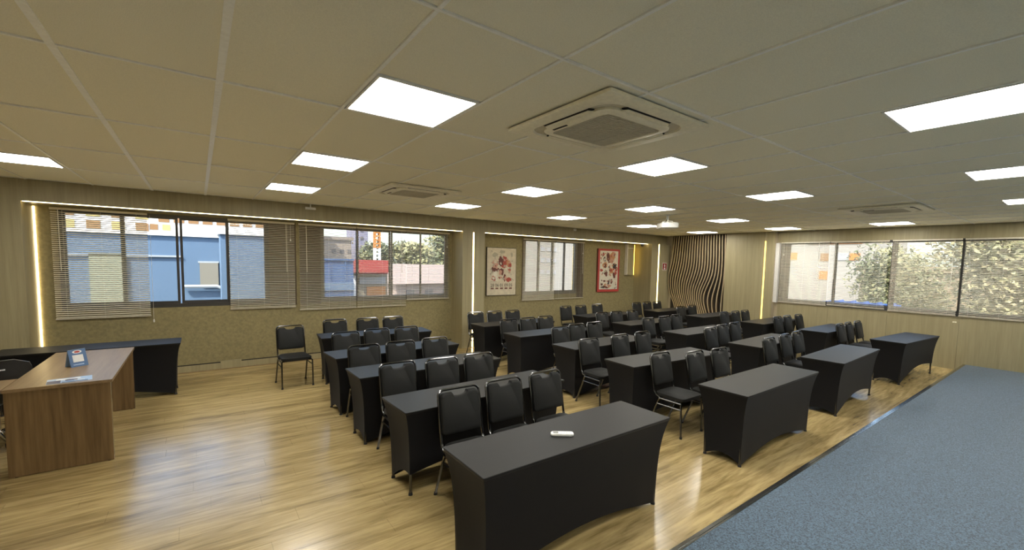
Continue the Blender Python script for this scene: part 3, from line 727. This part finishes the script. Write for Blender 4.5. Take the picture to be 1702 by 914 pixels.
yy = -.039; FG = [(-.20, .22, .085, .09, 'inkpink'), (-.20, .255, .05, .05, 'paper'), (-.21, .06, .10, .085, 'inkbrown'), (-.20, -.10, .07, .13, 'paper2'), (-.24, -.17, .06, .06, 'inkred'),
      (.04, .24, .13, .135, 'inkred'), (-.03, .27, .07, .13, 'inkbrown'), (.06, .30, .06, .03, 'inkpink'), (.08, .14, .05, .06, 'inkred'), (.20, .22, .07, .08, 'inkorange'), (.25, .17, .05, .07, 'inkred'),
      (-.02, .0, .075, .085, 'inkbrown'), (-.04, -.01, .045, .06, 'inkpink'), (-.05, -.15, .07, .025, 'inkpink'), (.24, .03, .035, .07, 'inkpink'), (.24, .05, .05, .02, 'inkred'), (.09, -.15, .045, .09, 'inkbrown'), (.11, -.17, .035, .05, 'inkpink'), (.22, -.20, .09, .055, 'inkred'), (-.22, .42, .09, .06, 'inkgrey'), (0, .5, .08, .04, 'inkgrey'), (.3, .43, .03, .06, 'inkgrey')]
for i, (cx, cz, rx, rz, mt) in enumerate(FG): blob('print', M[mt], sh, cx, cz, rx, rz, yy - .00025 * i, seed=i)
rp_ = random.Random(11); M_GREY = 'inkgrey'
for i in range(46):
    cx, cz = rp_.uniform(-.34, .34), rp_.uniform(-.22, .54)
    blob('print', M[rp_.choice(['inkgrey', 'inkgrey', 'inkpink', 'paper2', 'inkred', 'inkbrown']) if abs(cx) < .3 and -.22 < cz < .32 else M_GREY], sh, cx, cz, rp_.uniform(.012, .035), rp_.uniform(.012, .045), yy - .006 - .00002 * i, seed=200 + i, rot=rp_.uniform(0, 90), n=9)
for i, s in enumerate(('28', '06', '01', '09', '05')):
    x = -.28 + i * .14; text('date_print', s, .115, M['inkblack'], sh, (x, -.0405, -.385)); B('date_bar', M['inkbrown'], sh, x - .045, x + .045, -.0400, -.0380, -.445, -.410)
B('title_line', M['inkgrey'], sh, -.33, -.15, -.0392, -.0380, -.262, -.25)
P2 = thing('framed_poster', 'red framed poster of small red and black figures on wallpaper wall', 'poster', (10.18, YW, 1.82))
B('frame', M['red'], P2, -.485, .485, -.055, -.001, -.66, .66); sh = B('sheet', M['paper2'], P2, -.41, .41, -.0585, -.0555, -.585, .60)
B('side', M['inkbrown'], P2, -.489, -.4852, -.054, -.002, -.66, .66)
FG = [(.03, .38, .12, .15, 'inkorange'), (-.04, .40, .07, .15, 'inkbrown'), (.16, .42, .10, .15, 'inkorange'), (.22, .5, .07, .06, 'inkpink'), (.12, .30, .07, .08, 'inkpink'), (-.20, .34, .05, .07, 'inkblack'), (-.20, .34, .03, .045, 'paper2'), (-.28, .48, .025, .07, 'inkbrown'),
      (-.18, .16, .10, .10, 'inkorange'), (-.18, .15, .05, .07, 'inkbrown'), (.10, -.02, .10, .09, 'inkorange'), (.10, 0, .05, .05, 'inkred'), (-.13, -.09, .07, .10, 'inkbrown'), (-.17, -.03, .05, .03, 'inkgrey'), (-.33, 0, .07, .04, 'inkred'), (.32, -.02, .06, .14, 'inkred'), (.24, -.16, .055, .10, 'inkbrown'), (.24, .13, .10, .085, 'inkblack'),
      (-.19, -.36, .05, .03, 'inkbrown'), (.0, -.42, .035, .10, 'inkblack'), (.05, -.33, .07, .03, 'inkgrey'), (.13, -.38, .05, .07, 'inkbrown'), (.03, -.50, .11, .03, 'inkpink'), (-.31, -.34, .03, .02, 'inkbrown'), (-.33, -.46, .02, .05, 'inkblack'), (-.25, -.55, .10, .025, 'inkblack'), (-.14, -.54, .13, .03, 'inkbrown'), (.3, -.3, .03, .02, 'inkred')]
for i, (cx, cz, rx, rz, mt) in enumerate(FG): blob('print', M[mt], sh, cx, cz + (.0 if cz > -.3 else .03), rx, rz, -.060 - .0002 * i, seed=50 + i, rot=(i * 37) % 50 - 25)
for i in range(60):
    cx, cz = rp_.uniform(-.38, .38), rp_.uniform(-.55, .56)
    blob('print', M[rp_.choice(['inkbrown', 'inkred', 'inkorange', 'inkpink', 'inkblack', 'paper2'])], sh, cx, cz, rp_.uniform(.012, .05), rp_.uniform(.010, .04), -.0665 - .00002 * i, seed=300 + i, rot=rp_.uniform(0, 180), n=9)
# lit box on the far wall
lbx = thing('wall_box', 'narrow wooden wall box with a lit yellow edge left of the corner pillar', 'wall box', (11.13, YW, 2.17))
B('panel', M['wallwood'], lbx, -.13, .17, -.10, -.001, -.49, .49); B('left_edge', M['cord'], lbx, -.155, -.132, -.105, -.001, -.49, .49); B('lit_edge', M['ledy'], lbx, .172, .190, -.105, -.06, -.48, .48)
B('ledge', M['slat'], lbx, -.13, .17, -.105, -.1005, .36, .38)
cm = thing('ceiling_camera', 'small dark dome under the bulkhead near the far corner', 'camera', (11.60, 8.56, ZK))
cm.location = (11.33, 8.90, ZK - .002)
MB().loft([[(rr_ * math.cos(k * math.pi / 6), rr_ * math.sin(k * math.pi / 6), z) for k in range(12)] for rr_, z in ((.05, 0), (.055, -.03), (.048, -.06), (.025, -.085))]).obj('dome', M['frame'], cm, True)
MB().tube([(0, 0, 0), (0, 0, -.012)], .07, 12).obj('base_plate', M['white'], cm)
sg = thing('safety_sign', 'small red square sign with white symbol on the corner pillar', 'sign', (12.15, 8.62, 1.975))
B('plate', M['whitem'], sg, -.115, .115, -.006, -.0005, -.12, .12); B('field', M['signred'], sg, -.098, .098, -.008, -.006, -.103, .103)
MB().add([(-.035, -.0085, .015), (.035, -.0085, .015), (.02, -.0085, .055), (.0, -.0085, .085), (-.02, -.0085, .055)], [(0, 1, 2, 3, 4)]).obj('symbol', M['greywhite'], sg)
B('symbol_body', M['greywhite'], sg, -.018, .018, -.0088, -.008, -.02, .015); MB().add([(-.04, -.0085, -.09), (.04, -.0085, -.09), (.035, -.0085, -.035), (-.035, -.0085, -.035)], [(0, 1, 2, 3)]).obj('symbol_base', M['greywhite'], sg)
em = thing('emergency_light', 'small white emergency light fixed high on the bulkhead', 'emergency light', (1.66, YA, 2.90))
B('body', M['white'], em, -.085, .085, -.035, -.001, -.022, .018); MB().tube([(0, -.017, .018), (0, -.017, .069)], .012, 8).obj('stem', M['white'], em); B('lens_bar', M['greywhite'], em, -.07, .07, -.0365, -.035, -.015, .0)
sn = thing('bulkhead_sensor', 'tiny white sensor high on the bulkhead above the far blinds', 'sensor', (8.24, YA, 2.925))
MB().loft([[(x, y, z) for x, z in rrect(.045 * f, .03 * f, .012 * f, 3)] for f, y in ((1, -.001), (1, -.02), (.7, -.032))]).obj('body', M['white'], sn, True); B('eye', M['acgrille'], sn, -.015, .015, -.0335, -.0322, -.008, .008)
kb = thing('wall_hook', 'small brass hook on the wood panel under the right window', 'hook', (XB - .018, 1.767, .975))
B('plate', M['acpanel'], kb, -.008, -.0005, -.03, .03, -.012, .012); MB().tube([(-.008, 0, 0), (-.03, 0, -.006)], .006, 8).obj('peg', M['slat'], kb)

# ------------------------------------------------------------------ outside
GZ = -3.6
EX = {k: plain('out_' + k, c, .8) for k, c in dict(ground=(.30, .28, .25), bluewall=(.085, .145, .235), white=(.86, .86, .86), offwhite=(.27, .25, .22), beige=(.25, .205, .17), win=(.10, .09, .09), brown=(.22, .12, .05), yellow=(.45, .34, .13), tarp=(.035, .085, .20), redroof=(.27, .028, .022), orange=(.42, .16, .035), pink=(.24, .185, .16), grey=(.30, .30, .31), louver=(.19, .18, .15), pipe=(.30, .34, .38), pale=(.24, .26, .19), sand=(.24, .19, .125), purple=(.19, .18, .24), trunk=(.12, .08, .05), ledge=(.05, .12, .33)).items()}
LEAF = [plain('leaf_' + str(i), c, .6, nscale=3, var=.3) for i, c in enumerate([(.15, .15, .065), (.24, .22, .105), (.33, .285, .155), (.085, .097, .042)])]
struct(box('ground_outside', EX['ground'], None, -60, 90, -40, 110, GZ - .2, GZ), 'paved ground far below the windows')
def building(name, label, x0, x1, y0, y1, z1, mat, wins, face, parts=()):
    t = thing(name, label, 'building', ((x0 + x1) / 2, (y0 + y1) / 2, GZ)); ox, oy = (x0 + x1) / 2, (y0 + y1) / 2
    box('walls', mat, t, x0 - ox, x1 - ox, y0 - oy, y1 - oy, 0, z1 - GZ)
    box('parapet', mat, t, x0 - ox - .15, x1 - ox + .15, y0 - oy - .15, y1 - oy + .15, z1 - GZ, z1 - GZ + .25)
    for (a, b, c, d, mt) in wins:
        if face == 'Y': box('window', EX[mt], t, a - ox, b - ox, y0 - oy - .05, y0 - oy + .02, c - GZ, d - GZ)
        else: box('window', EX[mt], t, x0 - ox - .05, x0 - ox + .02, a - oy, b - oy, c - GZ, d - GZ)
    return t
# pale blue plant-room wall just outside the first window
bw = thing('blue_outbuilding', 'pale blue outbuilding wall with vent seen through the first window', 'building', (-1.6, 13.4, GZ))
box('walls', EX['bluewall'], bw, -2.6, 2.02, -.4, 1.4, 0, 2.44 - GZ); box('coping', EX['white'], bw, -2.7, 2.08, -.46, 1.45, 2.44 - GZ, 2.50 - GZ)
box('side_wing', EX['bluewall'], bw, 2.02, 4.0, -1.3, 1.4, 0, 2.50 - GZ); box('wing_coping', EX['white'], bw, 1.98, 4.05, -1.36, 1.45, 2.50 - GZ, 2.57 - GZ)
v_ = box('vent', EX['louver'], bw, 1.66, 2.02, -.46, -.38, 1.30 - GZ, 1.83 - GZ)
v_.location = (-.03, 0, 0)
box('vent_frame', EX['pipe'], bw, 1.60, 2.01, -.45, -.40, 1.83 - GZ, 1.87 - GZ); box('ledge_rail', EX['pipe'], bw, -2.6, 1.3, -.45, -.40, 1.95 - GZ, 1.99 - GZ)
box('reflection_patch', EX['pale'], bw, -.25, .34, -.45, -.38, .3 - GZ, 2.0 - GZ)  # pale greenish patch paints in a reflection on the blue wall
MB().tube([(1.3, -.5, 1.27 - GZ), (1.95, -.5, 1.27 - GZ), (2.06, -.52, 1.22 - GZ), (2.10, -.52, 1.02 - GZ), (2.10, -.52, .2 - GZ)], .04, 8).obj('pipe', EX['pipe'], bw, True)
building('white_block', 'white apartment block with brown top windows behind the blue outbuilding', -9, 6.3, 30, 38, 6.5, EX['white'],
         [(-1.6 + .62 * i, -1.15 + .62 * i, 3.72, 4.2, 'brown') for i in range(8)] + [(-5.2 + .9 * i, -4.7 + .9 * i, z, z + .4, 'yellow' if (i + j) % 2 else 'brown') for i in range(4) for j, z in enumerate((2.6, 3.2, 3.8, 4.4))] + [(-1.95 + .5 * i, -1.62 + .5 * i, z, z + .3, 'yellow' if (i + j) % 2 else 'brown') for i in range(2) for j, z in enumerate((2.4, 2.85, 3.3))], 'Y')
building('beige_house', 'beige house with small windows above the blue awning outside', 7.4, 10.3, 38, 46, 3.55, EX['beige'],
         [(8.75 + .62 * i, 9.05 + .62 * i, z, z + .32, 'win') for i in range(3) for z in (1.6, 2.45)], 'Y')
building('pale_tower', 'pale tower with dark windows behind the red roof outside', 12.0, 12.9, 42, 46, 5.4, EX['purple'], [(12.2, 12.45, z, z + .3, 'win') for z in (2.2, 3.0, 3.8, 4.6)], 'Y')
aw = thing('blue_shed', 'plain blue shed seen through the second window', 'building', (2.2, 17.4, GZ))
box('walls', EX['tarp'], aw, -2.2, 2.20, -1.4, 1.4, 0, 1.93 - GZ); box('roof', EX['tarp'], aw, -2.25, 2.22, -1.46, 1.46, 1.93 - GZ, 1.99 - GZ)
for k in range(9): box('wall_rib', EX['tarp'], aw, -2.1 + k * .5, -2.05 + k * .5, -1.43, -1.4, 0, 1.93 - GZ)
box('lower_band', EX['bluewall'], aw, -2.2, 2.2, -1.45, -1.4, .9 - GZ, 1.18 - GZ)
sh = thing('red_shop', 'red fascia of the shop seen through the second window', 'building', (6.0, 19.4, GZ))
box('walls', EX['sand'], sh, -.95, .6, -.6, 2, 0, 1.38 - GZ); box('fascia', EX['redroof'], sh, -1.05, .40, -1.3, -.6, 1.45 - GZ, 1.98 - GZ); box('roof', EX['redroof'], sh, -.98, .62, -.6, 2.0, 1.38 - GZ, 1.9 - GZ)
box('shopfront', EX['grey'], sh, -.6, .5, -.66, -.6, .95 - GZ, 1.25 - GZ); box('lower_shopfront', EX['orange'], sh, -.3, .5, -.66, -.6, .35 - GZ, .85 - GZ); box('column', EX['white'], sh, -.85, -.7, -.72, -.6, 0, 1.30 - GZ)
tw = thing('orange_mast', 'orange and white lattice mast rising behind the red shop roof', 'mast', (11.45, 35, GZ))
for i, (z0, z1, mt) in enumerate(((0, 2.9 - GZ, 'white'), (2.9 - GZ, 5.2 - GZ, 'orange'))):
    m = MB()
    for sx in (-.18, .18):
        for sy in (-.18, .18): m.box(sx - .05, sx + .05, sy - .05, sy + .05, z0, z1)
    z = z0
    while z < z1 - .2:
        m.box(-.2, .2, -.2, -.15, z, z + .1); m.box(-.2, .2, .15, .2, z, z + .1); m.box(-.2, -.15, -.2, .2, z, z + .1); m.box(.15, .2, -.2, .2, z, z + .1); z += .3
    m.obj('mast_section', EX[mt], tw)
ro = thing('tiled_house', 'low pink roofed houses seen through the last panes before the pillar', 'building', (11.5, 26, GZ))
box('walls', EX['pink'], ro, -2.2, 3.4, -1, 4, 0, .6 - GZ)
MB().add([(-2.5, -1.4, .6 - GZ), (3.7, -1.4, .6 - GZ), (3.7, 4.4, .6 - GZ), (-2.5, 4.4, .6 - GZ), (-2.3, 1.5, 1.75 - GZ), (3.5, 1.5, 1.75 - GZ)], [(0, 1, 5, 4), (2, 3, 4, 5), (0, 4, 3), (1, 2, 5), (0, 3, 2, 1)]).obj('roof', EX['pink'], ro)
for i in range(3): box('window', EX['win'], ro, -1.6 + 1.2 * i, -1.1 + 1.2 * i, -1.05, -.98, -.3 - GZ, .2 - GZ)
building('white_offices', 'white office building seen between the two posters', 23.0, 29.5, 31, 38, 4.8, EX['offwhite'], [(25.0 + .7 * i, 25.45 + .7 * i, z, z + .35, 'grey') for i in range(3) for z in (1.0, 2.1, 3.1)], 'Y')
building('white_tower', 'white tower with a column of dark windows near the red poster', 36.0, 41, 40.5, 46, 7.5, EX['white'], [(37.3, 38.1, z, z + .5, 'win') for z in (1.1, 2.1, 3.0, 3.85)], 'Y')
building('white_house', 'white building with orange windows seen through the right window', 30, 36, 7.6, 15.5, 5.2, EX['offwhite'], [(8.35, 8.85, 2.55, 2.95, 'orange'), (8.9, 9.5, 2.55, 2.95, 'grey'), (8.3, 11.0, 3.5, 3.75, 'orange'), (11.6, 12.1, 2.55, 3.0, 'orange'), (9.9, 10.3, 2.5, 2.95, 'brown'), (9.9, 10.3, 1.4, 1.9, 'orange')], 'X')
building('sand_wall_house', 'sand coloured low building behind the trees outside the right window', 25, 29, -9, 6.9, 1.95, EX['sand'], [(4.2, 5.0, .6, 1.2, 'brown'), (1.5, 2.3, .6, 1.2, 'brown')], 'X')
lg = thing('blue_ledge', 'blue metal roof ledge directly outside the right window', 'roof', (14.1, 3.4, GZ))
box('roof_sheet', EX['ledge'], lg, -.5, .5, -.3, 1.22, 1.06 - GZ, 1.12 - GZ); box('support_wall', EX['grey'], lg, -.4, .4, -.25, 1.15, 0, 1.06 - GZ)
for k in range(5): box('rib', EX['ledge'], lg, -.5, .5, -.2 + k * .29, -.16 + k * .29, 1.12 - GZ, 1.15 - GZ)
def tree(label, x, y, h0, h1, rx, n, seed, mats, leafs=.085, group='trees outside the windows'):
    rd = random.Random(seed); t = thing('tree', label, 'tree', (x, y, GZ), 0, group)
    MB().tube([(0, 0, 0), (.1, .05, (h0 - GZ) * .6), (0, 0, (h0 - GZ) + .8)], [.2, .15, .08], 8).obj('trunk', EX['trunk'], t)
    for k in range(4):
        a = rd.uniform(0, 6.28); MB().tube([(0, 0, h0 - GZ - .4), (rx * .5 * math.cos(a), rx * .5 * math.sin(a), (h0 + h1) / 2 - GZ + .2)], [.07, .03], 6).obj('branch', EX['trunk'], t)
    for q, mt in enumerate(mats):
        m = MB()
        cl = [(rd.uniform(-1, 1), rd.uniform(-1, 1), rd.uniform(-1, 1)) for _ in range(16)]
        for k in range(n // len(mats)):
            c = cl[rd.randrange(16)]
            while True:
                d = Vector((rd.uniform(-1, 1), rd.uniform(-1, 1), rd.uniform(-1, 1)))
                if d.length < 1: break
            p = Vector(c) * .62 + d * .45
            P = Vector((p.x * rx, p.y * rx, (h0 + h1) / 2 - GZ + p.z * (h1 - h0) / 2))
            u_ = Vector((rd.uniform(-1, 1), rd.uniform(-1, 1), rd.uniform(-1, 1))).normalized(); v_ = u_.orthogonal().normalized(); s = leafs * rd.uniform(.6, 1.3)
            m.add([P - u_ * s, P - v_ * s * .5, P + u_ * s, P + v_ * s * .5], [(0, 1, 2, 3)])
        tag(m.obj('foliage', mt, t), kind='stuff')
tree('large olive leafed tree filling the right window', 18.4, 1.2, -.6, 4.4, 2.0, 15000, 1, [LEAF[0], LEAF[1], LEAF[2]])
tree('sunlit tree beside the white building outside the right window', 22.6, 4.95, -.6, 3.1, 1.6, 9000, 2, [LEAF[1], LEAF[0], LEAF[3]])
tree('tree at the right edge of the right window', 19.0, -3.2, -.6, 4.2, 2.0, 8000, 3, [LEAF[2], LEAF[0], LEAF[1]])
tree('bushy green tree seen through the second window', 18.6, 45, .3, 4.0, 3.3, 3000, 4, [LEAF[0], LEAF[1]], .3)
tree('taller tree near the pillar edge of the second window', 26.2, 52, .5, 6.4, 3.0, 3000, 5, [LEAF[3], LEAF[0], LEAF[1]], .3)
tree('small tree behind the orange mast', 13.1, 40, .5, 3.7, 1.5, 1600, 6, [LEAF[0], LEAF[3]], .25)
